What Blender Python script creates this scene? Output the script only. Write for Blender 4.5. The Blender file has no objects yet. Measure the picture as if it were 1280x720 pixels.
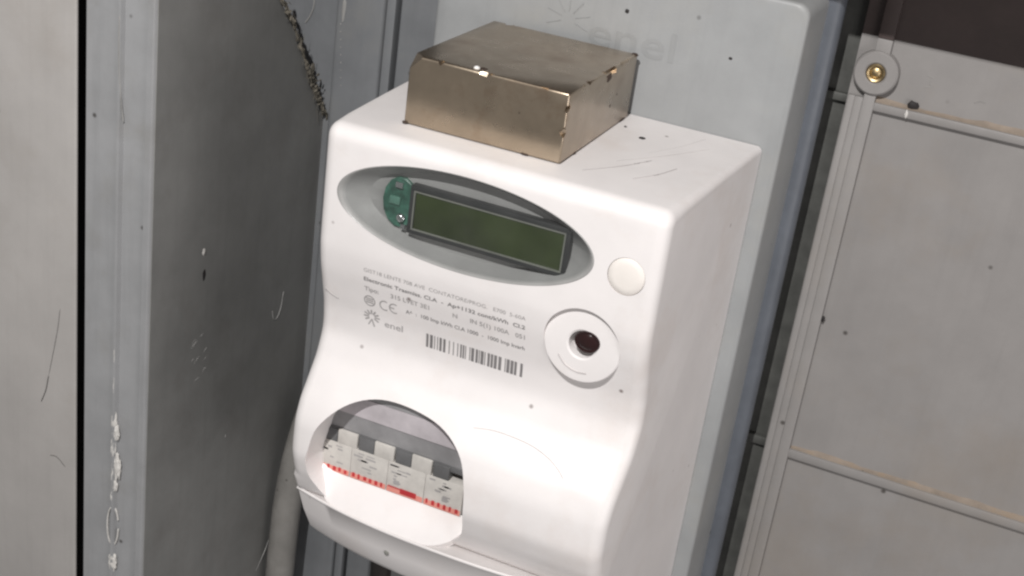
import bpy, bmesh, math, random
import numpy as np
from mathutils import Matrix, Vector, noise as mnoise

# ------------------------------------------------------------------ camera
S = 0.001                      # everything below is laid out in millimetres
sc = bpy.context.scene
C = sc.collection
cam_d = bpy.data.cameras.new('camera')
cam = bpy.data.objects.new('camera', cam_d)
C.objects.link(cam)
RC = [[0.90884673, 0.39652997, 0.12946659],
      [0.27290637, -0.33051517, -0.90348317],
      [-0.31546748, 0.85645998, -0.40860319]]
M = Matrix(((RC[0][0], -RC[1][0], -RC[2][0], 301.397 * S),
            (RC[0][1], -RC[1][1], -RC[2][1], -542.013 * S),
            (RC[0][2], -RC[1][2], -RC[2][2], 204.535 * S),
            (0, 0, 0, 1)))
cam.matrix_world = M
cam_d.sensor_width = 36
cam_d.lens = 1753.95 / 1280 * 36
cam_d.clip_start = 0.01
cam_d.clip_end = 50
sc.camera = cam

# ------------------------------------------------------------------ light
world = bpy.data.worlds.new('World')
sc.world = world
world.use_nodes = True
bg = world.node_tree.nodes['Background']
bg.inputs['Color'].default_value = (1.0, 0.975, 0.965, 1)
bg.inputs['Strength'].default_value = 0.24


def area(name, loc, target, size, power, color):
    d = bpy.data.lights.new(name, 'AREA')
    d.shape = 'DISK'
    d.size = size * S
    d.energy = power
    d.color = color
    o = bpy.data.objects.new(name, d)
    C.objects.link(o)
    o.location = Vector(loc) * S
    o.rotation_euler = (Vector(target) - Vector(loc)).to_track_quat('-Z', 'Y').to_euler()
    return o


KEY = (165, -800, 740)
area('key_lamp', KEY, (90, 60, -90), 11, 14.2, (1.0, 0.98, 0.965))
area('side_fill', (880, -400, -120), (80, 60, -160), 520, 2.5, (1.0, 0.955, 0.945))  # added fill without a visible source, lifts the meter's right side

sc.view_settings.view_transform = 'Standard'
sc.view_settings.look = 'None'
sc.view_settings.gamma = 1
sc.view_settings.exposure = 0
sc.view_settings.use_curve_mapping = False
sc.cycles.filter_width = 2.4
sc.cycles.max_bounces = 8
sc.cycles.transparent_max_bounces = 8
rnd = random.Random(7)


# ------------------------------------------------------------------ materials
def mat(name, col, rough=0.5, metal=0.0, mottled=0.12, mscale=60, specks=0.0, speck_scale=160, speck_col=(0.03, 0.025, 0.02),
        stain=None, stain_scale=25, stain_amt=0.35, bump=0.15, bscale=900, spec=0.5, streak=0.0):
    m = bpy.data.materials.new(name)
    m.use_nodes = True
    nt = m.node_tree
    N, L = nt.nodes, nt.links
    b = N['Principled BSDF']
    b.inputs['Roughness'].default_value = rough
    b.inputs['Metallic'].default_value = metal
    b.inputs['Specular IOR Level'].default_value = spec
    tc = N.new('ShaderNodeTexCoord')
    co = tc.outputs['Object']

    def noise(scale, detail=4, rgh=0.6, vec=co):
        n = N.new('ShaderNodeTexNoise')
        n.inputs['Scale'].default_value = scale
        n.inputs['Detail'].default_value = detail
        n.inputs['Roughness'].default_value = rgh
        L.new(vec, n.inputs['Vector'])
        return n.outputs['Fac']

    def ramp(fac, a, bb):
        r = N.new('ShaderNodeMapRange')
        r.inputs['From Min'].default_value = a
        r.inputs['From Max'].default_value = bb
        L.new(fac, r.inputs['Value'])
        return r.outputs['Result']

    def mix(fac, ca, cb, blend='MIX'):
        x = N.new('ShaderNodeMix')
        x.data_type = 'RGBA'
        x.blend_type = blend
        if isinstance(fac, float):
            x.inputs[0].default_value = fac
        else:
            L.new(fac, x.inputs[0])
        for i, c_ in ((6, ca), (7, cb)):
            if isinstance(c_, tuple):
                x.inputs[i].default_value = (*c_, 1)
            else:
                L.new(c_, x.inputs[i])
        return x.outputs[2]

    def mul(a, k):
        x = N.new('ShaderNodeMath')
        x.operation = 'MULTIPLY'
        L.new(a, x.inputs[0])
        if isinstance(k, float):
            x.inputs[1].default_value = k
        else:
            L.new(k, x.inputs[1])
        return x.outputs[0]
    dark = tuple(c_ * (1 - 2 * mottled) for c_ in col)
    light = tuple(min(1, c_ * (1 + mottled)) for c_ in col)
    out = mix(ramp(noise(mscale, 6), 0.3, 0.7), dark, light)
    if stain:
        out = mix(mul(ramp(noise(stain_scale, 5, 0.65), 0.52, 0.72), stain_amt), out, stain)
    if streak:
        mp = N.new('ShaderNodeMapping')
        mp.inputs['Scale'].default_value = (1, 1, 0.06)
        L.new(co, mp.inputs['Vector'])
        out = mix(mul(ramp(noise(180, 4, 0.6, mp.outputs['Vector']), 0.5, 0.72), streak), out, tuple(c_ * 0.6 for c_ in col))
    if specks:
        v = N.new('ShaderNodeTexVoronoi')
        v.inputs['Scale'].default_value = speck_scale
        L.new(co, v.inputs['Vector'])
        near = ramp(v.outputs['Distance'], 0.17, 0.07)
        sep = N.new('ShaderNodeSeparateColor')
        L.new(v.outputs['Color'], sep.inputs[0])
        pick = ramp(sep.outputs[0], 1 - specks, 1 - specks + 0.02)
        out = mix(mul(mul(near, pick), 0.8), out, speck_col)
    L.new(out, b.inputs['Base Color'])
    rr = N.new('ShaderNodeMapRange')
    rr.inputs['To Min'].default_value = max(0.02, rough - 0.1)
    rr.inputs['To Max'].default_value = min(1, rough + 0.12)
    L.new(noise(mscale * 2.3, 5), rr.inputs['Value'])
    L.new(rr.outputs['Result'], b.inputs['Roughness'])
    if bump:
        bp = N.new('ShaderNodeBump')
        bp.inputs['Strength'].default_value = bump
        bp.inputs['Distance'].default_value = 0.0004
        L.new(noise(bscale, 3), bp.inputs['Height'])
        L.new(bp.outputs['Normal'], b.inputs['Normal'])
    return m


WHITE = mat('white_plastic', (0.77, 0.738, 0.727), 0.42, mottled=0.025, mscale=30, specks=0.05, speck_scale=120,
            stain=(0.62, 0.54, 0.49), stain_scale=20, stain_amt=0.34, bump=0.08, speck_col=(0.12, 0.08, 0.07))
CREAM = mat('cream_plug', (0.79, 0.745, 0.70), 0.45, mottled=0.03)
BEZEL = mat('grey_bezel', (0.33, 0.328, 0.32), 0.35, mottled=0.06)
DKBEZ = mat('dark_frame', (0.035, 0.037, 0.037), 0.4)
LCDF = mat('lcd_edge', (0.20, 0.205, 0.18), 0.3)
LCD = mat('lcd_glass', (0.033, 0.049, 0.013), 0.22, mottled=0.2, mscale=35, bump=0)
PCB = mat('green_board', (0.045, 0.14, 0.10), 0.4, mottled=0.3, mscale=200)
SILVER = mat('solder', (0.75, 0.78, 0.78), 0.2, metal=1.0)
PRINT = mat('grey_ink', (0.36, 0.345, 0.34), 0.6, mottled=0.1)
BLACKINK = mat('black_ink', (0.20, 0.19, 0.19), 0.6, mottled=0.1)
EYE = mat('dark_red_lens', (0.020, 0.007, 0.007), 0.16, bump=0)
BRK = mat('breaker_plastic', (0.56, 0.535, 0.50), 0.45, mottled=0.08, mscale=120)
TOG = mat('dark_toggle', (0.13, 0.13, 0.132), 0.4)
REDBAND = mat('pink_band', (0.72, 0.27, 0.22), 0.5, mottled=0.05)
RED = mat('red_ink', (0.50, 0.03, 0.035), 0.5)
GREYIN = mat('grey_cover', (0.30, 0.295, 0.30), 0.3)
LILAC = mat('cover_glare', (0.55, 0.51, 0.53), 0.35)
MAG = mat('worn_nickel', (0.43, 0.355, 0.27), 0.29, metal=0.92, mottled=0.07, mscale=45, stain=(0.26, 0.17, 0.11), stain_scale=50,
          stain_amt=0.55, bump=0.10, bscale=500, specks=0.06, speck_scale=200)
RUST = mat('rust', (0.055, 0.035, 0.025), 0.8, mottled=0.2)
PLATE = mat('pale_grey_plastic', (0.285, 0.292, 0.294), 0.5, mottled=0.05, mscale=35, specks=0.09, speck_scale=90,
            stain=(0.30, 0.29, 0.26), stain_scale=18, stain_amt=0.35, streak=0.12)
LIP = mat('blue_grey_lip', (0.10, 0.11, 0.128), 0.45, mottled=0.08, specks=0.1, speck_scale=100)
PANEL = mat('warm_grey_plastic', (0.25, 0.238, 0.23), 0.5, mottled=0.05, mscale=28, specks=0.05, speck_scale=95,
            stain=(0.235, 0.20, 0.165), stain_scale=13, stain_amt=0.4, streak=0.08)
BLUEW = mat('blue_grey_wall', (0.188, 0.195, 0.204), 0.5, mottled=0.07, mscale=40, specks=0.1, speck_scale=110,
            stain=(0.19, 0.185, 0.17), stain_scale=20, stain_amt=0.4, streak=0.2)
SIDE = mat('dark_grey_side', (0.228, 0.227, 0.219), 0.55, mottled=0.08, mscale=22, specks=0.14, speck_scale=75,
           stain=(0.15, 0.138, 0.128), stain_scale=26, stain_amt=0.3, streak=0.14)
POST = mat('blue_grey_post', (0.30, 0.303, 0.308), 0.45, mottled=0.05, mscale=40, specks=0.12, speck_scale=100,
           stain=(0.22, 0.21, 0.19), stain_scale=25, stain_amt=0.35, streak=0.2)
DOOR = mat('beige_grey_door', (0.385, 0.368, 0.352), 0.5, mottled=0.05, mscale=20, specks=0.08, speck_scale=70,
           stain=(0.30, 0.27, 0.24), stain_scale=14, stain_amt=0.35, streak=0.1)
BLACK = mat('black_gap', (0.012, 0.010, 0.012), 0.8)
ROOFM = mat('brown_roof', (0.16, 0.10, 0.085), 0.8)
PIPE = mat('grey_conduit', (0.24, 0.23, 0.215), 0.5, mottled=0.1, specks=0.1, streak=0.3)
CABLE = mat('dark_cable', (0.035, 0.028, 0.025), 0.5)
DIRT = mat('brown_grime', (0.20, 0.18, 0.145), 0.9, mottled=0.35, mscale=400, bump=0.8)
FILLER = mat('white_filler', (0.62, 0.60, 0.57), 0.55, mottled=0.12, mscale=300, bump=0.6, bscale=600)
SCRATCH = mat('pale_scratch', (0.31, 0.305, 0.295), 0.6)
BRASS = mat('brass', (0.48, 0.37, 0.21), 0.42, metal=1.0, mottled=0.15, mscale=300)
CRES = mat('scuff_grey', (0.55, 0.52, 0.51), 0.6)
CRES2 = mat('faint_mark', (0.30, 0.29, 0.28), 0.6)
GRIME = mat('dark_speck', (0.02, 0.017, 0.017), 0.7)


def glass(name, tint):
    m = bpy.data.materials.new(name)
    m.use_nodes = True
    nt = m.node_tree
    N, L = nt.nodes, nt.links
    N.remove(N['Principled BSDF'])
    t = N.new('ShaderNodeBsdfTransparent')
    t.inputs[0].default_value = (*tint, 1)
    g = N.new('ShaderNodeBsdfGlossy')
    g.inputs['Roughness'].default_value = 0.12
    mx = N.new('ShaderNodeMixShader')
    mx.inputs[0].default_value = 0.05
    df = N.new('ShaderNodeBsdfDiffuse')
    df.inputs[0].default_value = (0.6, 0.58, 0.55, 1)
    nz = N.new('ShaderNodeTexNoise')
    nz.inputs['Scale'].default_value = 45
    nz.inputs['Detail'].default_value = 6
    tc = N.new('ShaderNodeTexCoord')
    L.new(tc.outputs['Object'], nz.inputs['Vector'])
    mr = N.new('ShaderNodeMapRange')
    mr.inputs['From Min'].default_value = 0.4
    mr.inputs['From Max'].default_value = 0.8
    mr.inputs['To Max'].default_value = 0.012
    L.new(nz.outputs['Fac'], mr.inputs['Value'])
    m2 = N.new('ShaderNodeMixShader')
    L.new(mr.outputs[0], m2.inputs[0])
    L.new(mx.outputs[0], m2.inputs[1])
    L.new(df.outputs[0], m2.inputs[2])
    L.new(t.outputs[0], mx.inputs[1])
    L.new(g.outputs[0], mx.inputs[2])
    L.new(m2.outputs[0], N['Material Output'].inputs[0])
    return m


CLEAR = glass('clear_window', (0.95, 0.955, 0.955))


# ------------------------------------------------------------------ builders
def finish(me, angle=30):
    bm = bmesh.new()
    bm.from_mesh(me)
    bmesh.ops.recalc_face_normals(bm, faces=bm.faces)
    for f in bm.faces:
        f.smooth = True
    a = math.radians(angle)
    for e in bm.edges:
        e.smooth = len(e.link_faces) == 2 and e.calc_face_angle(0) < a
    bm.to_mesh(me)
    bm.free()


def link(name, me, m, parent=None, angle=30, scaled=False):
    if not scaled:
        me.transform(Matrix.Scale(S, 4))
    finish(me, angle)
    if m is not None:
        me.materials.clear()
        me.materials.append(m)
    o = bpy.data.objects.new(name, me)
    C.objects.link(o)
    if parent is not None:
        o.parent = parent
    return o


def from_bm(bm, name='mesh'):
    me = bpy.data.meshes.new(name)
    bm.to_mesh(me)
    bm.free()
    return me


def pyd(v, f):
    me = bpy.data.meshes.new('mesh')
    me.from_pydata([tuple(float(t) for t in p) for p in v], [], f)
    me.update()
    return me


def box_bm(b, x0, x1, y0, y1, z0, z1, bevel=0.0, seg=2):
    t = bmesh.new()
    bmesh.ops.create_cube(t, size=1)
    for v in t.verts:
        v.co = Vector(((x0 + x1) / 2 + v.co.x * (x1 - x0), (y0 + y1) / 2 + v.co.y * (y1 - y0), (z0 + z1) / 2 + v.co.z * (z1 - z0)))
    if bevel:
        bmesh.ops.bevel(t, geom=list(t.edges), offset=bevel, segments=seg, affect='EDGES', profile=0.5)
    me = from_bm(t)
    b.from_mesh(me)
    bpy.data.meshes.remove(me)


def box(name, x0, x1, y0, y1, z0, z1, m, parent=None, bevel=0.0, seg=2):
    b = bmesh.new()
    box_bm(b, x0, x1, y0, y1, z0, z1, bevel, seg)
    return link(name, from_bm(b), m, parent)


def loft(rings, caps=True):
    v, f = [], []
    n = len(rings[0])
    for r in rings:
        v += r
    for i in range(len(rings) - 1):
        for j in range(n):
            k = (j + 1) % n
            f.append((i * n + j, i * n + k, (i + 1) * n + k, (i + 1) * n + j))
    if caps:
        f.append(tuple(range(n)))
        f.append(tuple(range((len(rings) - 1) * n, len(rings) * n)))
    return pyd(v, f)


def ell(cx, cz, a, b, y, n=72):
    return [(cx + a * math.cos(2 * math.pi * i / n), y, cz + b * math.sin(2 * math.pi * i / n)) for i in range(n)]


def tube_bm(b, pts, rad, n=10):
    pts = [Vector(p) for p in pts]
    rings = []
    for i, p in enumerate(pts):
        d = (pts[min(i + 1, len(pts) - 1)] - pts[max(i - 1, 0)]).normalized()
        up = Vector((0, 1, 0)) if abs(d.y) < 0.9 else Vector((1, 0, 0))
        s = d.cross(up).normalized()
        t = d.cross(s)
        r = rad[min(i, len(rad) - 1)] if isinstance(rad, (list, tuple)) else rad
        rings.append([b.verts.new(p + (s * math.cos(2 * math.pi * k / n) + t * math.sin(2 * math.pi * k / n)) * r) for k in range(n)])
    for i in range(len(rings) - 1):
        for k in range(n):
            b.faces.new((rings[i][k], rings[i][(k + 1) % n], rings[i + 1][(k + 1) % n], rings[i + 1][k]))
    b.faces.new(rings[0])
    b.faces.new(rings[-1])


def smooth_path(pts, k=8):
    P = [Vector(p) for p in pts]
    P = [P[0] * 2 - P[1]] + P + [P[-1] * 2 - P[-2]]
    out = []
    for i in range(1, len(P) - 2):
        for j in range(k):
            t = j / k
            out.append(0.5 * ((2 * P[i]) + (P[i + 1] - P[i - 1]) * t + (2 * P[i - 1] - 5 * P[i] + 4 * P[i + 1] - P[i + 2]) * t * t
                              + (-P[i - 1] + 3 * P[i] - 3 * P[i + 1] + P[i + 2]) * t ** 3))
    out.append(P[-2])
    return out


def tube(name, pts, rad, m, parent=None, n=12, k=8):
    b = bmesh.new()
    tube_bm(b, smooth_path(pts, k), rad, n)
    return link(name, from_bm(b), m, parent, 60)


def blob_bm(b, c, r, seed=0, sub=2, amp=0.25):
    g = random.Random(seed)
    t = bmesh.new()
    bmesh.ops.create_icosphere(t, subdivisions=sub, radius=1)
    for v in t.verts:
        s = 1 + g.uniform(-amp, amp)
        v.co = Vector((c[0] + v.co.x * r[0] * s, c[1] + v.co.y * r[1] * s, c[2] + v.co.z * r[2] * s))
    me = from_bm(t)
    b.from_mesh(me)
    bpy.data.meshes.remove(me)


def blob(name, c, r, m, parent, seed=0, sub=2, amp=0.2):
    b = bmesh.new()
    blob_bm(b, c, r, seed, sub, amp)
    return link(name, from_bm(b), m, parent, 70)


def boolean(base, cutters):
    """base, cutters: meshes in mm; returns base minus cutters"""
    o = bpy.data.objects.new('tmp_base', base)
    C.objects.link(o)
    tmp = []
    for cme in cutters:
        bm = bmesh.new()
        bm.from_mesh(cme)
        bmesh.ops.recalc_face_normals(bm, faces=bm.faces)
        bm.to_mesh(cme)
        bm.free()
        co = bpy.data.objects.new('tmp_cut', cme)
        C.objects.link(co)
        md = o.modifiers.new('b', 'BOOLEAN')
        md.operation = 'DIFFERENCE'
        md.solver = 'EXACT'
        md.object = co
        tmp.append(co)
    bm = bmesh.new()
    bm.from_mesh(base)
    bmesh.ops.recalc_face_normals(bm, faces=bm.faces)
    bm.to_mesh(base)
    bm.free()
    bpy.context.view_layer.update()
    me = bpy.data.meshes.new_from_object(o.evaluated_get(bpy.context.evaluated_depsgraph_get()))
    for t in tmp + [o]:
        bpy.data.objects.remove(t)
    return me


def text_mesh(s, size, bold=0.0, extrude=0.0):
    cu = bpy.data.curves.new('t', 'FONT')
    cu.body = s
    cu.size = size
    cu.offset = bold
    cu.extrude = extrude
    cu.resolution_u = 3
    o = bpy.data.objects.new('t', cu)
    C.objects.link(o)
    bpy.context.view_layer.update()
    me = bpy.data.meshes.new_from_object(o.evaluated_get(bpy.context.evaluated_depsgraph_get()))
    bpy.data.objects.remove(o)
    return me


def empty(name, label, cat, loc, group=None):
    o = bpy.data.objects.new(name, None)
    C.objects.link(o)
    o['label'] = label
    o['category'] = cat
    if group:
        o['group'] = group
    return o


def tag(o, label, cat, group=None):
    o['label'] = label
    o['category'] = cat
    if group:
        o['group'] = group
    return o


# ------------------------------------------------------------------ setting
YW = 181.0                                  # plane of the wall behind everything
wall = box('back_wall', -175, 149, YW + 3, YW + 12, -480, 200, BLUEW)
wall['kind'] = 'structure'
box('raised_sheet', -98, -66, YW - 3, YW + 3.2, -480, 200, BLUEW, wall, 2.5, 3)
box('rib', -63.8, -58, YW - 5, YW + 3.2, -480, 200, BLUEW, wall, 0.8)
box('raised_sheet', -54.5, 60, YW - 4, YW + 3.2, -480, 200, BLUEW, wall, 0.8)
blob('paint_drip', (-92.6, YW - 3.0, 3), (1.2, 0.5, 8), SCRATCH, wall, 3)
for i in range(9):
    blob('paint_drip', (-94 + i * 0.45, YW - 3.0, -6 - i * 4.6), (0.5, 0.3, rnd.uniform(0.5, 1.0)), SCRATCH, wall, i, 1)
tube('scratch_mark', [(-117, YW + 2.8, 8), (-116, YW + 2.8, 0), (-118, YW + 2.8, -7), (-121, YW + 2.8, -12)], 0.5, SCRATCH, wall, 6)

rz = 53 + (KEY[2] - 53) * (YW - 30) / (YW - KEY[1])      # its front edge throws the shade over the top of the ribbed board
roof = box('cabinet_roof', -320, 460, 30, YW + 12, rz, rz + 10, ROOFM)
roof['kind'] = 'structure'

# dark side wall of the cabinet, its upper rear corner broken away along a slant
sp = empty('side_panel', 'dark grey side wall left of the meter, upper corner broken off slantwise', 'panel', None)
out = [(15, 140), (96, 54), (125.5, 14.4), (146, -10), (160, -32), (176, -52), (184, -70), (184, -480), (15, -480)]
rings = [[(-104 - t, y, z) for y, z in out] for t in (0, 2.5)]
link('sheet', loft(rings), SIDE, sp)
blob('paint_drip', (-104, 62.2, -116.9), (0.5, 1.5, 2.4), FILLER, sp, 5)
blob('paint_drip', (-104, 93.9, -250.8), (0.3, 0.8, 1.2), SCRATCH, sp, 6, 1)
blob('dirt_speck', (-104, 63.2, -131.5), (0.3, 1.6, 3.6), GRIME, sp, 8)
tube('scratch_mark', [(-104, 139, -183), (-104, 141, -189), (-104, 145, -190), (-104, 149, -184), (-104, 151, -174)], 0.38, SCRATCH, sp, 6)
for i in range(11):
    bm = bmesh.new()
    y0 = rnd.uniform(50, 76)
    z0 = -168 - rnd.uniform(0, 30)
    ln = rnd.uniform(3, 11)
    tube_bm(bm, [(-104.05, y0, z0), (-104.0, y0 + ln * 0.5, z0 + ln * 0.25 + rnd.uniform(-.6, .6)), (-104.05, y0 + ln, z0 + ln * 0.5)], [0.06, rnd.uniform(0.14, 0.3), 0.06], 5)
    link('scratch_mark', from_bm(bm), SCRATCH, sp)
bm = bmesh.new()
tube_bm(bm, [(-104.05, 140, -380), (-104, 150, -369), (-104.05, 157, -358)], [0.1, 0.6, 0.1], 5)
link('scratch_mark', from_bm(bm), SCRATCH, sp)

# front post of the cabinet frame
post = empty('frame_post', 'blue grey upright frame post with white filler smeared along its ridge', 'post', None)
out = [(-147, 40), (-147, 15.2), (-145.8, 14), (-126.5, 14), (-125.5, 12.2), (-123.9, 12.2), (-123.2, 14.8), (-110.5, 15.4), (-109, 13.4), (-105.6, 13.2), (-104.6, 14.4), (-104.4, 40)]
link('upright', loft([[(x, y, z) for x, y in out] for z in (-480, 200)]), POST, post, 40)
for i, (x, z, rx, rz) in enumerate([(-124.8, -209, 1.6, 6.5), (-123.6, -216, 2.2, 5), (-125.0, -227, 1.5, 7), (-122.4, -238, 2.4, 8), (-124.9, -243, 1.1, 9),
                                    (-123.8, -251, 1.7, 4), (-125.3, -258, 0.8, 5), (-124.6, -304, 2.6, 6), (-124.8, -168, 0.45, 6), (-124.9, -184, 0.4, 9)]):
    b = bmesh.new()
    t = bmesh.new()
    bmesh.ops.create_icosphere(t, subdivisions=4, radius=1)
    for v in t.verts:
        d = v.co.copy()
        n = 1 + 0.38 * mnoise.noise(d * 2.1 + Vector((i * 7, 0, 3))) + 0.22 * mnoise.noise(d * 5.3 + Vector((0, i * 5, 1)))
        v.co = Vector((x + d.x * rx * n, 13.1 + d.y * 1.0 * n, z + d.z * rz * n))
    link('filler_smear', from_bm(t), FILLER, post, 60)
    b.free()
lp = [(-125 + 3.6 * math.cos(a), 12.9 + (0.9 if math.cos(a) > -0.2 else 0.4), -279 + 13 * math.sin(a)) for a in np.linspace(0.4, 6.2, 14)]
tube('filler_smear', lp, 0.55, FILLER, post, 6, 3)
tube('filler_smear', [(-124.8, 12.3, 20), (-124.9, 12.2, 0), (-123.6, 12.8, -22), (-122.6, 13.6, -34)], 0.4, SCRATCH, post, 6)

gap = box('gap_strip', -230, -147.3, 60, 64, -480, 200, BLACK)
gap['kind'] = 'structure'
door = empty('door_panel', 'flat beige grey door panel at the far left edge', 'panel', None)
box('sheet', -420, -150.4, 11.5, 14, -480, 200, DOOR, door, 1.0, 3)
tube('scratch_mark', [(-168.5, 11.45, -194), (-170.5, 11.4, -204), (-174, 11.45, -213)], [0.05] + [0.22] * 15 + [0.05], GRIME, door, 5)
tube('scratch_mark', [(-160.5, 11.45, -150), (-162.5, 11.4, -165), (-168.5, 11.45, -194)], [0.03] + [0.12] * 15 + [0.03], GRIME, door, 5)
tube('scratch_mark', [(-168, 11.45, -246), (-163, 11.4, -245.5), (-157, 11.45, -250)], [0.03] + [0.14] * 15 + [0.03], GRIME, door, 5)

# ------------------------------------------------------------------ ribbed panel at the right
pn = empty('mounting_board', 'ribbed warm grey plastic board with brass screw insert at the right', 'panel', None)
UPPER_SHADE = mat('brown_shade', (0.062, 0.045, 0.042), 0.6, mottled=0.12, mscale=40, specks=0.1, speck_scale=90)  # roof shadow put into the colour of the board's top
box('sheet', 203, 520, YW, YW + 3, -480, 53.6, PANEL, pn)
box('shaded_sheet', 203, 520, YW, YW + 3, 53.7, 200, UPPER_SHADE, pn)
STRIP_SHADE = mat('strip_shade', (0.075, 0.076, 0.07), 0.6, mottled=0.15, mscale=80)  # dark tone paints the shade beside the back box
box('shade_strip', 150, 207, YW + 4, YW + 7, -480, 200, STRIP_SHADE, pn)  # set-back strip standing in for the board's shaded left edge
RB = 3.6
box('rib', 203.6, 207.4, YW - RB + 0.9, YW + 1, -480, 22, PANEL, pn, 0.5)
box('rib', 207.3, 211.6, YW - RB + 0.5, YW + 1, -480, 22, PANEL, pn, 0.4)
box('rib', 211.5, 217.6, YW - RB, YW + 1, -480, 25.5, PANEL, pn, 0.6)
box('rib', 217.3, 520, YW - RB, YW + 1, 16.5, 21.0, PANEL, pn, 0.8)
box('rib', 186, 203.2, YW + 0.5, YW + 5, 16.5, 21.0, STRIP_SHADE, pn, 0.8)
box('rib', 217.3, 520, YW - RB, YW + 1, -191.5, -186.0, PANEL, pn, 0.8)
box('rib', 186, 203.2, YW + 0.5, YW + 5, -191.5, -186.0, STRIP_SHADE, pn, 0.8)
box('rib', 211.6, 219.4, YW - RB, YW + 1, 40, 53.6, PANEL, pn, 0.4)
box('shaded_rib', 211.6, 219.4, YW - RB, YW + 1, 53.7, 200, UPPER_SHADE, pn, 0.4)
# screw boss
cx, cz = 214.8, 36.0
rr = [(11.8, YW + 1), (11.3, YW - 4.6), (10.4, YW - 5.4), (5.8, YW - 5.4), (5.0, YW - 4.6), (4.9, YW + 0.5)]
boss = link('screw_boss', loft([ell(cx, cz, r, r, y, 48) for r, y in rr]), PANEL, pn, 40)
rr = [(4.9, YW - 3.0), (4.8, YW - 4.4), (4.2, YW - 5.0), (3.3, YW - 4.6), (2.9, YW - 3.2), (1.8, YW - 3.9), (0.2, YW - 4.2)]
link('brass_insert', loft([ell(cx, cz, r, r, y, 32) for r, y in rr]), BRASS, boss, 30)
blob('dirt_speck', (236.3, YW - 1.0, 23.6), (2.6, 1.6, 2.2), GRIME, pn, 31, 2, 0.3)
blob('dirt_speck', (218.4, YW - 2.6, -103), (1.0, 1.0, 1.8), GRIME, pn, 32, 2, 0.3)
bm = bmesh.new()
blob_bm(bm, (234.4, YW - RB - 0.2, 18.8), (0.9, 0.6, 2.2), 33, 2, 0.25)
link('paint_drip', from_bm(bm), FILLER, pn)
TAN = mat('stained_fillet', (0.24, 0.195, 0.155), 0.7, mottled=0.12, mscale=120, stain=(0.21, 0.14, 0.075), stain_scale=60, stain_amt=0.8, specks=0.1, speck_scale=200)
for zr in (20.6, -186.4):
    v = []
    for i in range(61):
        x = 217.8 + i * 5
        w = 2.6 + 1.6 * mnoise.noise(Vector((x * 0.05, zr, 0))) + 0.8 * mnoise.noise(Vector((x * 0.3, zr, 5)))
        v += [(x, YW - 2.2 - 0.5 * w / 3, zr + 0.2), (x, YW - 0.5, zr + w * 0.6), (x, YW + 0.05, zr + w)]
    f = []
    for i in range(60):
        f += [(3 * i, 3 * i + 1, 3 * i + 4, 3 * i + 3), (3 * i + 1, 3 * i + 2, 3 * i + 5, 3 * i + 4)]
    link('grime_line', pyd(v, f), TAN, pn, 60)

tube('scratch_mark', [(239, YW - 0.02, 39.5), (242.5, YW - 0.02, 39), (241.5, YW - 0.02, 36.5), (243, YW - 0.02, 34.5), (239.5, YW - 0.02, 34)], 0.28, CRES2, pn, 5, 4)
tube('scratch_mark', [(265, YW - 0.02, 31.5), (268, YW - 0.02, 33), (270, YW - 0.02, 32.6)], 0.3, CRES2, pn, 5, 4)

# ------------------------------------------------------------------ box behind the meter
mb = empty('mounting_box', 'pale grey plastic back box behind the meter with embossed lettering', 'box', None)


def rrect(x0, x1, z0, z1, r, y, n=6):
    o = []
    for cx_, cz_, a0 in ((x1 - r, z1 - r, 0), (x0 + r, z1 - r, 90), (x0 + r, z0 + r, 180), (x1 - r, z0 + r, 270)):
        for i in range(n + 1):
            a = math.radians(a0 + 90 * i / n)
            o.append((cx_ + r * math.cos(a), y, cz_ + r * math.sin(a)))
    return o


rg = []
for d, y in ((2.2, 122.7), (1.0, 123.1), (0.3, 123.9), (0, 125.2), (-2.2, 156)):
    rg.append(rrect(-8 + d, 185.6 - d, -340, 73.2 - d, 7, y))
link('shell', loft(rg), PLATE, mb, 35)
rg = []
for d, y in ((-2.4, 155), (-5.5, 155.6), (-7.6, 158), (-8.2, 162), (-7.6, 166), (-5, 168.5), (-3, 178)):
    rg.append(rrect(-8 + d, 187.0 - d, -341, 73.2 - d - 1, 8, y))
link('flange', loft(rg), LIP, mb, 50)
blob('dirt_speck', (96.1, 122.6, 51.5), (1.1, 0.5, 1.0), GRIME, mb, 54)
blob('dirt_speck', (152, 122.6, 40), (0.9, 0.4, 0.7), GRIME, mb, 55)
t = text_mesh('enel', 21, 0.1, 0.2)
t.transform(Matrix.Translation((77, 122.7, 31)) @ Matrix.Rotation(math.radians(90), 4, 'X') @ Matrix.Scale(1.38, 4, (1, 0, 0)))
link('embossed_lettering', t, PLATE, mb)
bm = bmesh.new()
for i in range(7):
    a = math.radians(200 - i * 36.7)
    tube_bm(bm, [(66 + 4 * math.cos(a), 122.7, 41 + 4 * math.sin(a)), (66 + 12 * math.cos(a), 122.7, 41 + 12 * math.sin(a))], 0.3, 6)
link('embossed_emblem', from_bm(bm), PLATE, mb)

# ------------------------------------------------------------------ the meter
em = empty('electricity_meter', 'white plastic electricity meter with oval display window and breaker opening', 'meter', None)
D = 122.2
KN = [(-7, 0), (-58, .2), (-70, 1.8), (-85, 6), (-98, 9.5), (-108, 10.5), (-120, 7), (-132, -1), (-143, -8.5), (-155, -12), (-168, -12.5), (-180, -9.5), (-190, -5), (-197, -1.5)]
kz = np.array([-a for a, _ in KN], float)
ky = np.array([b for _, b in KN], float)
kh = np.diff(kz)
kd = np.diff(ky) / kh
km = np.zeros(len(kz))
km[0], km[-1] = 0, kd[-1]
for k in range(1, len(kz) - 1):
    km[k] = 0 if kd[k - 1] * kd[k] <= 0 else 2 * kd[k - 1] * kd[k] / (kd[k - 1] + kd[k])


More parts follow.
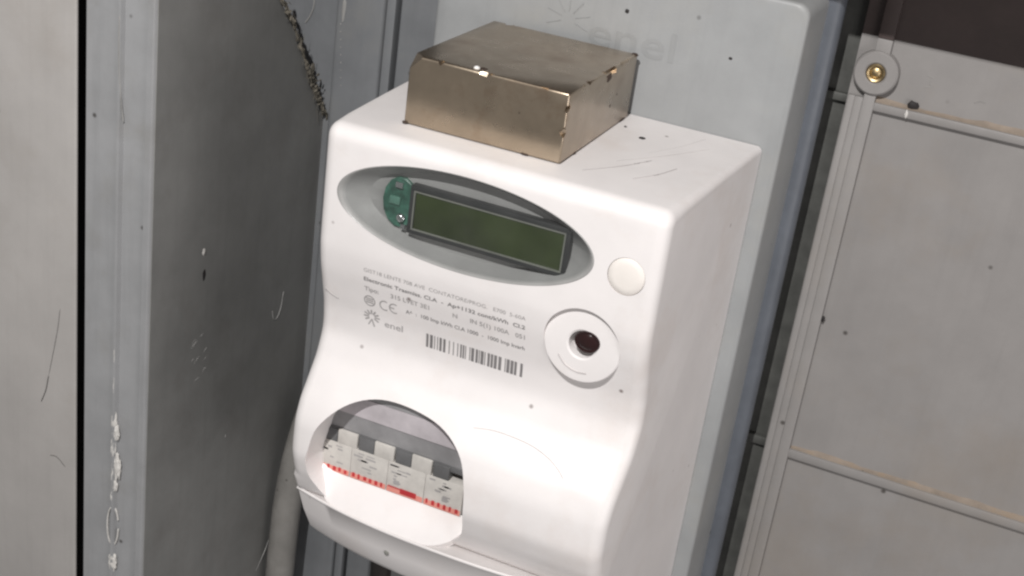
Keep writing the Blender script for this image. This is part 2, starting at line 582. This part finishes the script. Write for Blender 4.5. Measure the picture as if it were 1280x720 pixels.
def yf(z):
    x = -z
    if x <= kz[0]:
        return 0.0
    if x >= kz[-1]:
        return float(ky[-1])
    i = int(np.searchsorted(kz, x) - 1)
    t = (x - kz[i]) / kh[i]
    return float((2 * t ** 3 - 3 * t * t + 1) * ky[i] + (t ** 3 - 2 * t * t + t) * kh[i] * km[i] + (-2 * t ** 3 + 3 * t * t) * ky[i + 1] + (t ** 3 - t * t) * kh[i] * km[i + 1])


pr = [(D, 0.7, 3), (60, 0.35, 3.5), (20, 0.1, 4.5)]
for i in range(9):
    a = math.radians(90 + 90 * i / 8)
    pr.append((7.5 + 7.5 * math.cos(a), -7.5 + 7.5 * math.sin(a), 6))
z = -10.0
while z > -58:
    pr.append((0, z, 6)); z -= 12
z = -58.0
while z > -196.9:
    pr.append((yf(z), z, 6 if z > -188 else 3)); z -= 2
pr += [(-0.6, -197.6, 2), (1.0, -198.4, 2), (D, -292.0, 2)]
P = np.array([(a, b) for a, b, _ in pr])
rt = np.array([c_ for _, _, c_ in pr])
T = np.gradient(P, axis=0)
nrm = np.stack([T[:, 1], -T[:, 0]], 1)
nrm /= np.linalg.norm(nrm, axis=1)[:, None]
nrm[0] = (0, 1)
nrm[-1] = (0, -1)


def ring(side, th):
    o = []
    for (y, zz), r, n in zip(P, rt, nrm):
        xo = r * (1 - math.sin(th)); no = r * (1 - math.cos(th))
        yy = y - n[0] * no
        z2 = zz - n[1] * no
        x = (-5.2 * yy / 122.7 + xo) if side == 0 else (168.3 + 8.4 * yy / 122.7 - xo)
        o.append((x, yy, z2))
    return o


ths = [math.radians(90 * i / 6) for i in range(7)]
rings = [ring(0, t) for t in reversed(ths)] + [ring(1, t) for t in ths]
base = loft(rings)


def prism(out, y0, y1):
    return loft([[(x, y0, z) for x, z in out], [(x, y1, z) for x, z in out]])


def catmull(pts, k=6):
    n = len(pts)
    o = []
    for i in range(n):
        p0, p1, p2, p3 = [np.array(pts[(i + d) % n], float) for d in (-1, 0, 1, 2)]
        for j in range(k):
            t = j / k
            o.append(tuple(0.5 * (2 * p1 + (p2 - p0) * t + (2 * p0 - 5 * p1 + 4 * p2 - p3) * t * t + (-p0 + 3 * p1 - 3 * p2 + p3) * t ** 3)))
    return o


EA, EB, ECX, ECZ = 64.5, 23.2, 73.4, -31.4
e0 = ell(ECX, ECZ, EA, EB, 0, 96)
op = catmull([(10.2, -176), (11.5, -166), (15.2, -152), (25.9, -139), (40.3, -132.2), (57.4, -131), (76.2, -134), (89.5, -141.5), (95.6, -153), (97.6, -171), (96.2, -186), (90, -194), (79, -199.5), (52, -202), (24, -200), (13, -188)], 5)
cut = [prism([(x, z) for x, _, z in e0], -12, 18),
       prism([(x, z) for x, _, z in ell(137.8, -72.6, 18.6, 18.6, 0, 64)], -12, 11.5),
       prism([(x, z) for x, _, z in ell(153.2, -33.2, 8.7, 8.9, 0, 48)], -12, 3),
       prism(op, -40, 24)]
hm = boolean(base, cut)
housing = link('housing', hm, WHITE, em, 28)

# display window
bowl = []
for s, y in ((1.004, 16), (1.004, 0.35), (0.990, -0.12), (0.975, 0.3), (0.962, 1.5), (0.80, 8.4), (0.02, 8.8)):
    bowl.append(ell(ECX, ECZ, EA * s, EB * (s if s > .9 else s), y, 96))
bz = link('window_bezel', loft(bowl, False), BEZEL, em, 35)
lcd = box('lcd_screen', 47.5, 121.2, 4.4, 9, -41.6, -23.2, LCD, em, 0.2)
bm = bmesh.new()
for a in ((44.6, 124.2, -24.2 + 1.0, -20.6), (44.6, 124.2, -44.2, -41.6), (44.6, 47.5, -41.6, -23.2), (121.2, 124.2, -41.6, -23.2)):
    box_bm(bm, a[0], a[1], 4.0, 9.3, a[2], a[3], 0.3)
link('screen_frame', from_bm(bm), DKBEZ, lcd)
bm = bmesh.new()
for a in ((46.6, 122.0, -23.6, -22.9), (46.6, 122.0, -42.1, -41.4), (46.6, 47.3, -41.4, -23.6), (121.3, 122.0, -41.4, -23.6)):
    box_bm(bm, a[0], a[1], 3.8, 4.8, a[2], a[3])
link('screen_edge', from_bm(bm), LCDF, lcd)
pcb = link('circuit_board', loft([ell(38.5, -31.8, 9.0 * k_, 12.5 * k_, y_, 14) for k_, y_ in ((1, 9), (1, 7.0), (0.95, 6.6))]), PCB, em, 30)
bm = bmesh.new()
blob_bm(bm, (40.2, 5.6, -38.6), (2.2, 1.6, 2.2), 3, 2, 0.05)
box_bm(bm, 36, 40, 5.2, 7.0, -24.4, -21.6, 0.4)
box_bm(bm, 40.6, 43, 5.2, 6.9, -44, -41.5, 0.3)
link('component', from_bm(bm), SILVER, pcb)
box('component', 33.5, 39, 5.4, 6.9, -33, -29, mat('green_part', (0.10, 0.22, 0.17), 0.35), pcb, 0.6)
link('window_pane', loft([ell(ECX, ECZ, EA * .966, EB * .966, 1.2, 96), ell(ECX, ECZ, EA * .966, EB * .966, 2.0, 96)]), CLEAR, em)

# round optical port and seal plug
pc = (137.8, -72.6)
port = link('optical_port', loft([ell(*pc, r, r, y, 64) for r, y in ((18.7, 11), (18.7, 3.6), (18.2, 3.05), (16, 2.9), (7.6, 2.9), (6.6, 3.4), (6.2, 9))]), WHITE, em, 25)
link('lens', loft([ell(140.0, -70.4, a, a * .84, y, 40) for a, y in ((6.2, 5), (6.2, 2.8), (5.8, 2.3), (5.0, 2.5), (4.6, 2.6), (3.4, 1.9), (1.8, 1.5), (0.2, 1.4))]), EYE, port, 40)
tube('moulded_crescent', [(127.5, 2.9, -80.5), (131.5, 2.85, -84.6), (137, 2.85, -86.4), (142, 2.9, -86)], 0.4, CRES, port, 6)
link('seal_plug', loft([ell(153.2, -33.2, r, r * 1.02, y, 48) for r, y in ((8.5, 2.9), (8.5, 0.5), (8.1, 0.1), (5.5, -0.25), (0.2, -0.35))]), CREAM, em, 40)


# printing, wrapped onto the curved front
def printed(s, x0, x1, z0, h, m, bold=0.0, name='printed_text', z1=None):
    me = text_mesh(s, h, bold)
    xs = [v.co.x for v in me.vertices]
    k = (x1 - x0) / (max(xs) - min(xs))
    mn = min(xs)
    bm_ = bmesh.new()
    bm_.from_mesh(me)
    bmesh.ops.triangulate(bm_, faces=bm_.faces)
    for v in bm_.verts:
        x = x0 + (v.co.x - mn) * k
        zz = z0 + v.co.y
        v.co = Vector((x, yf(zz) - 0.12, zz))
    return link(name, from_bm(bm_), m, em)


printed('GIST18 LENTE 708 AVE  CONTATORE/PROG.   E700  5-60A', 26, 110, -68.6, 2.9, PRINT, 0.0)
printed('Electronic Trasmiss. Cl.A  -  Ap+1132 cont/kWh  Cl.2', 26, 110, -73.6, 3.0, BLACKINK, 0.05)
printed('Tipo:      315 LVET 3E1           N      IN 5(1) 100A   051', 26, 110, -79.4, 3.5, PRINT, 0.05)
printed('A^  :  100 Imp kWh Cl.A 1000  -  1000 Imp kvarh', 48, 110, -85.8, 3.1, BLACKINK, 0.03)
printed('enel', 36, 46, -98.0, 5.0, PRINT, 0.05)


def ringprint(b, cx_, cz_, r, w, a0=0, a1=360, n=28):
    vs = []
    for i in range(n + 1):
        a = math.radians(a0 + (a1 - a0) * i / n)
        q = []
        for rad in (r - w, r):
            zz = cz_ + rad * math.sin(a)
            q.append(b.verts.new((cx_ + rad * math.cos(a), yf(zz) - 0.12, zz)))
        vs.append(q)
    for i in range(n):
        b.faces.new((vs[i][0], vs[i][1], vs[i + 1][1], vs[i + 1][0]))


def quadprint(b, p, w):
    (xa, za), (xb, zb) = p
    d = Vector((xb - xa, zb - za)).normalized()
    n_ = Vector((-d.y, d.x)) * w / 2
    b.faces.new([b.verts.new((x, yf(zz) - 0.12, zz)) for x, zz in ((xa + n_.x, za + n_.y), (xb + n_.x, zb + n_.y), (xb - n_.x, zb - n_.y), (xa - n_.x, za - n_.y))])


bm = bmesh.new()
ringprint(bm, 28.4, -85.2, 3.1, 0.55)
for dz in (-1.0, 0.2, 1.3):
    quadprint(bm, ((26.4, -85.2 + dz), (30.4, -85.2 + dz)), 0.6)
ringprint(bm, 36.6, -85.4, 2.9, 0.6, 60, 300)
ringprint(bm, 41.8, -85.4, 2.9, 0.6, 60, 300)
quadprint(bm, ((39.4, -85.4), (41.8, -85.4)), 0.6)
link('printed_symbol', from_bm(bm), PRINT, em)
bm = bmesh.new()
for i in range(9):
    a = math.radians(215 - i * 31)
    quadprint(bm, ((29 + 1.6 * math.cos(a), -94.6 + 1.6 * math.sin(a)), (29 + 4.4 * math.cos(a), -94.6 + 4.0 * math.sin(a))), 0.85)
quadprint(bm, ((29, -96), (30.5, -100)), 0.8)
quadprint(bm, ((29, -96), (27.2, -99.5)), 0.6)
link('printed_emblem', from_bm(bm), PRINT, em)
bm = bmesh.new()
g = random.Random(12)
x = 58.7
while x < 110:
    w = g.choice([0.45, 0.45, 0.8, 1.2, 1.5])
    for k in range(4):
        za, zb = -94.2 - k * 1.9, -94.2 - (k + 1) * 1.9
        bm.faces.new([bm.verts.new((a, yf(zz) - 0.12, zz)) for a, zz in ((x, za), (x + w, za), (x + w, zb), (x, zb))])
    x += w + g.choice([0.5, 0.5, 0.8, 1.1, 1.8])
link('barcode', from_bm(bm), BLACKINK, em)
# fine moulding line beside the breaker opening
tube('moulding_line', [(p.x, yf(p.z) + 0.1, p.z) for p in smooth_path([(92, 0, -130.5), (104, 0, -129), (120, 0, -129.6), (131, 0, -132), (139.5, 0, -136), (144, 0, -140)], 8)], [0.03] + [0.2] * 70 + [0.16, 0.14, 0.12, 0.1, 0.08, 0.06, 0.05, 0.04, 0.03, 0.02], mat('line_grey', (0.52, 0.49, 0.48), .5), em, 6, 2)

blob('dirt_speck', (124.6, 89, 0.5), (1.6, 1.6, 0.5), GRIME, em, 51)
blob('dirt_speck', (-0.2, 8.5, -147), (0.5, 1.5, 1.2), PRINT, em, 52)
blob('dirt_speck', (112, 100, 0.6), (0.8, 1.0, 0.4), GRIME, em, 53)
for i, (xa, ya, xb, yb) in enumerate(((118, 24, 139, 60), (126, 48, 156, 98), (134, 70, 150, 112), (12, 60, 24, 84), (140, 30, 152, 58))):
    tube('scuff_mark', [(xa, ya, 0.28), ((xa + xb) / 2 + 1.5, (ya + yb) / 2, 0.42), (xb, yb, 0.55)], 0.16, CRES, em, 5, 5)
tube('scuff_mark', [(xx, yf(zz) + 0.05, zz) for xx, zz in ((3.5, -86), (7, -88.5), (11, -90))], 0.3, PRINT, em, 5, 5)

# breakers inside the opening
bm = bmesh.new()
v = [(4, 8.6, -162.6), (100, 8.6, -162.6), (100, 6.2, -149.5), (4, 6.2, -149.5)]
link('inner_cover', pyd(v + [(x, y + 1, z) for x, y, z in v], [(0, 1, 2, 3), (4, 5, 6, 7), (0, 1, 5, 4), (2, 3, 7, 6), (1, 2, 6, 5), (0, 3, 7, 4)]), GREYIN, em)
bm.free()
v = [(6, 5.6, -149.2), (99, 5.6, -149.2), (99, 4.0, -137.5), (6, 4.0, -137.5)]
link('cover_glare', pyd(v + [(x, y + 1, z) for x, y, z in v], [(0, 1, 2, 3), (4, 5, 6, 7), (0, 1, 5, 4), (2, 3, 7, 6), (1, 2, 6, 5), (0, 3, 7, 4)]), LILAC, em)  # pale reflection on the clear cover, built as a coloured strip
YB = 6.2
box('dark_seam', 5, 99, YB + 1.4, 9.5, -163.6, -160.2, TOG, em, 0.3)
v = [(6, 4.2, -137.2), (99, 4.2, -137.2), (99, 3.4, -128.5), (6, 3.4, -128.5)]
link('inner_cover', pyd(v + [(x, y + 1, z) for x, y, z in v], [(0, 1, 2, 3), (4, 5, 6, 7), (0, 1, 5, 4), (2, 3, 7, 6), (1, 2, 6, 5), (0, 3, 7, 4)]), GREYIN, em)
for i in range(4):
    xa = 5.5 + i * 21.0
    bk = box('circuit_breaker', xa, xa + 20.9, YB, 23, -185.8, -168.5, BRK, em, 0.3)
    box('toggle', xa + 3.2, xa + 12.0, YB + 0.5, 22, -168.6, -161.2, TOG, bk, 0.4)
    if i < 3:
        box('shoulder', xa + 12.3, xa + 23.4, YB + 0.1, 22.5, -168.7, -160.4, BRK, bk, 0.4)
    else:
        pass
    bm = bmesh.new()
    gg = random.Random(40 + i)
    for k in range(9):
        w = gg.uniform(1.5, 6)
        x0 = xa + gg.uniform(1.0, 13.5)
        z0 = -170.4 - (k % 6) * 1.9
        box_bm(bm, x0, x0 + w, YB - 0.12, YB + 0.1, z0, z0 + gg.uniform(0.5, 1.1))
    if i in (2, 3):
        box_bm(bm, xa + 4 + 6 * (i - 2), xa + 7 + 6 * (i - 2), YB - 0.13, YB + 0.1, -180.5, -178)
    link('printed_marks', from_bm(bm), PRINT, bk)
    xe = xa + 20.9
    box('red_band', xa + 0.4, xe - 0.4, YB - 0.14, YB + 0.2, -185.5, -182.6, REDBAND, bk)
    bm = bmesh.new()
    if i == 2:
        box_bm(bm, xa + 8, xa + 17, YB - 0.3, YB, -184.6, -181.8)
        box_bm(bm, xa + 1, xa + 8, YB - 0.3, YB, -182.6, -182.1)
    else:
        for k in range(6):
            x0 = xa + 1.5 + k * 3.25
            box_bm(bm, x0, x0 + gg.uniform(1.0, 1.7), YB - 0.3, YB, -184.4 - gg.uniform(0, .5), -182.4 + gg.uniform(-.3, .4))
    link('red_marks', from_bm(bm), RED, bk)

# lower terminal cover with its ridge
def cy(x):
    t = (x - 84) / 84
    return -10.5 + 10.5 * abs(t) ** 2.4


def cring(z_, dy, ins, drop, y1=121.8):
    o = []
    n = 40
    for i in range(n + 1):
        x_ = 168.3 * i / n
        xx = ins + (168.3 - ins * 0.3 - ins) * i / n
        o.append((xx, cy(x_) + dy, z_))
    for y in (30, 60, 90, y1):
        o.append((168.3 + 8.4 * y / 122.7 - 1.2 - ins * 0.15, y, z_ - drop * (y / 120)))
    for y in (y1, 90, 60, 30):
        o.append((-5.2 * y / 122.7 + 1.2 + ins, y, z_ - drop * (y / 120)))
    return o


cv = [cring(-198.5, 1.6, 1.4, 0), cring(-197.9, 0.8, 0.6, 0), cring(-198.2, 0.15, 0.1, 0), cring(-198.9, 0.1, 0.0, 0), cring(-199.5, 0.9, 0.7, 0), cring(-213, 4.6, 2.6, 20), cring(-225, 9.0, 5.0, 40), cring(-228.8, 12, 7, 44), cring(-230, 18, 11, 46)]
tcv = link('terminal_cover', loft(cv), WHITE, em, 40)
v, f = [], []
for i in range(31):
    x = 11 + 86.0 * i / 30
    up = 4 * max(0, 1 - i / 5) ** 2
    t = max(0, (x - 76) / 21) ** 2 + max(0, (22 - x) / 11) ** 2
    yq = cy(x) + 1.4 + (2 - cy(x)) * min(1, t)
    zq = -198.2 + 9 * min(1, t)
    v += [(x, 7.5, -185.4 + up), (x, 4.5, -188.2 + up * .8 + min(1, t)), (x, yq + 2.1, zq + 1.5), (x, yq, zq), (x, yq + 2, zq - 4)]
for i in range(30):
    for k in range(4):
        f.append((5 * i + k, 5 * i + k + 1, 5 * i + k + 6, 5 * i + k + 5))
link('opening_sill', pyd(v, f), WHITE, em, 60)
bm = bmesh.new()
blob_bm(bm, (57, cy(57) + 4.6, -213.4), (1.4, 0.6, 1.5), 4, 2, 0.1)
link('screw', from_bm(bm), mat('screw_grey', (0.22, 0.22, 0.2), .4), tcv)
# ------------------------------------------------------------------ the magnet
mg = empty('magnet_block', 'worn brownish metal magnet block lying on top of the meter', 'magnet', None)
b = bmesh.new()
box_bm(b, 28.3, 107.3, 23.0, 116.5, 0.55, 33.3, 1.1, 3)
base = from_bm(b)
cuts = []
b = bmesh.new()
box_bm(b, -9, 9, -9, 9, -9, 9)
k = from_bm(b)
k.transform(Matrix.Translation((107.3 + 7.8, 78, 33.3 - 2)) @ Matrix.Rotation(math.radians(28), 4, 'Y') @ Matrix.Diagonal((1, 0.75, 0.5, 1)))
cuts.append(k)
b = bmesh.new()
box_bm(b, -12, 12, -12, 12, -12, 12)
k = from_bm(b)
k.transform(Matrix.Translation((28.3 - 4.5, 23 - 2.0, 33.3 + 7.0)) @ Matrix.Rotation(math.radians(40), 4, 'Z') @ Matrix.Rotation(math.radians(35), 4, 'Y'))
cuts.append(k)
b = bmesh.new()
box_bm(b, -5, 5, -5, 5, -5, 5)
k = from_bm(b)
k.transform(Matrix.Translation((50, 23 - 4.0, 33.3 + 3.4)) @ Matrix.Rotation(math.radians(45), 4, 'X') @ Matrix.Diagonal((1.0, 1, 1, 1)))
cuts.append(k)
g = random.Random(21)
for i in range(16):
    b = bmesh.new()
    box_bm(b, -1, 1, -1, 1, -1, 1)
    k = from_bm(b)
    e_ = i % 4
    if e_ == 0:
        c_ = (g.uniform(32, 104), 23.0, 33.3)
    elif e_ == 1:
        c_ = (107.3, g.uniform(27, 112), 33.3)
    elif e_ == 2:
        c_ = (g.uniform(32, 104), 116.5, 33.3)
    else:
        c_ = (107.3, 23.0, g.uniform(4, 30))
    sz = g.uniform(0.7, 1.5)
    k.transform(Matrix.Translation(c_) @ Matrix.Rotation(g.uniform(0, 3), 4, (g.random(), g.random(), g.random())) @ Matrix.Diagonal((sz * g.uniform(1, 2.5), sz, sz * g.uniform(.7, 1.3), 1)))
    cuts.append(k)
mm = boolean(base, cuts)
link('block', mm, MAG, mg, 35)
bm = bmesh.new()
blob_bm(bm, (60.2, 26.8, 33.4), (1.5, 1.4, 1.1), 9, 3, 0.02)
link('bright_bead', from_bm(bm), mat('bead', (0.85, 0.84, 0.82), .3), mg, 60)
for i, (c_, r_) in enumerate((((62.6, 28.6, 33.25), (2.0, 2.2, 0.4)), ((29.0, 23.2, 1.0), (1.6, 1.0, 0.7)), ((90, 23.1, 0.8), (1.8, 0.4, 0.5)),
                              ((107.2, 42, 0.9), (0.4, 1.6, 0.6)), ((107.1, 108, 1.2), (0.5, 4.0, 0.9)), ((106.0, 115.2, 32.8), (2.0, 1.8, 0.9)), ((107.1, 84, 14), (0.25, 1.6, 1.6)), ((107.1, 92, 18), (0.25, 1.2, 0.9)), ((107.1, 76, 29.5), (0.4, 4.2, 2.2)))):
    blob('rust_spot', c_, r_, RUST, mg, 10 + i)

# ------------------------------------------------------------------ pipe, cables, cobweb
pipe = tube('conduit_pipe', [(-92, 150, -470), (-91.5, 150, -400), (-90, 151, -330), (-87, 156, -285), (-83, 168, -248), (-80, 184, -225)], 9.5, PIPE, None, 24, 8)
tag(pipe, 'grey plastic conduit pipe bending up behind the lower left of the meter', 'pipe')
for i, (x, y, r, lab) in enumerate(((22, 60, 6.0, 'dark cable nearest the conduit pipe, below the meter cover'), (46, 66, 6.5, 'dark cable hanging below the middle of the meter cover'))):
    cb = tube('cable', [(x, y, -228), (x + 1, y + 4, -270), (x - 2, y + 12, -340), (x - 4, y + 14, -460)], r, CABLE, None, 16)
    tag(cb, lab, 'cable', 'cables under the meter')
web = empty('cobweb_strand', 'dirty brown cobweb strand slanting down to the upper left meter corner', 'cobweb', None)
path = smooth_path([(-103, 92, 62), (-102.6, 112, 33), (-102.8, 125.5, 14.4), (-102.4, 135, 3), (-102.8, 146, -12), (-102.4, 157, -30), (-102.6, 168, -46), (-102.2, 178, -60), (-101, 189, -73)], 10)
g = random.Random(3)
b = bmesh.new()
for s in range(3):
    pts = [p + Vector((g.uniform(0, 1.2), g.uniform(-1.3, 1.3), g.uniform(-1.3, 1.3))) for p in path]
    tube_bm(b, pts, [g.uniform(0.35, 1.1) for _ in pts], 6)
link('strand', from_bm(b), DIRT, web, 60)
b = bmesh.new()
for i in range(46):
    y = 166 + g.gauss(0, 4.5)
    z = -44 - (y - 166) * 1.35 + abs(g.gauss(0, 4.0)) * (1 if y < 176 else 0.3)
    s = g.uniform(0.4, 1.5)
    blob_bm(b, (-102 + g.uniform(-1, 1.0), y, z), (s * 0.35, s * g.uniform(.5, 1.8), s * g.uniform(.5, 2.2)), i, 2, 0.45)
for i in range(46):
    p = path[int(g.triangular(0, len(path) - 1, len(path) * 0.72))]
    q = p + Vector((g.uniform(0, 1), g.gauss(1.2, 1.6), g.gauss(-1, 2.0)))
    r = q + Vector((g.uniform(-1, 1), g.gauss(1.0, 2.0), g.gauss(-4, 3.5)))
    tube_bm(b, smooth_path([p, q, r], 4), g.uniform(0.06, 0.2), 4)
cl = link('dust_clump', from_bm(b), DIRT, web, 30)
cl['kind'] = 'stuff'
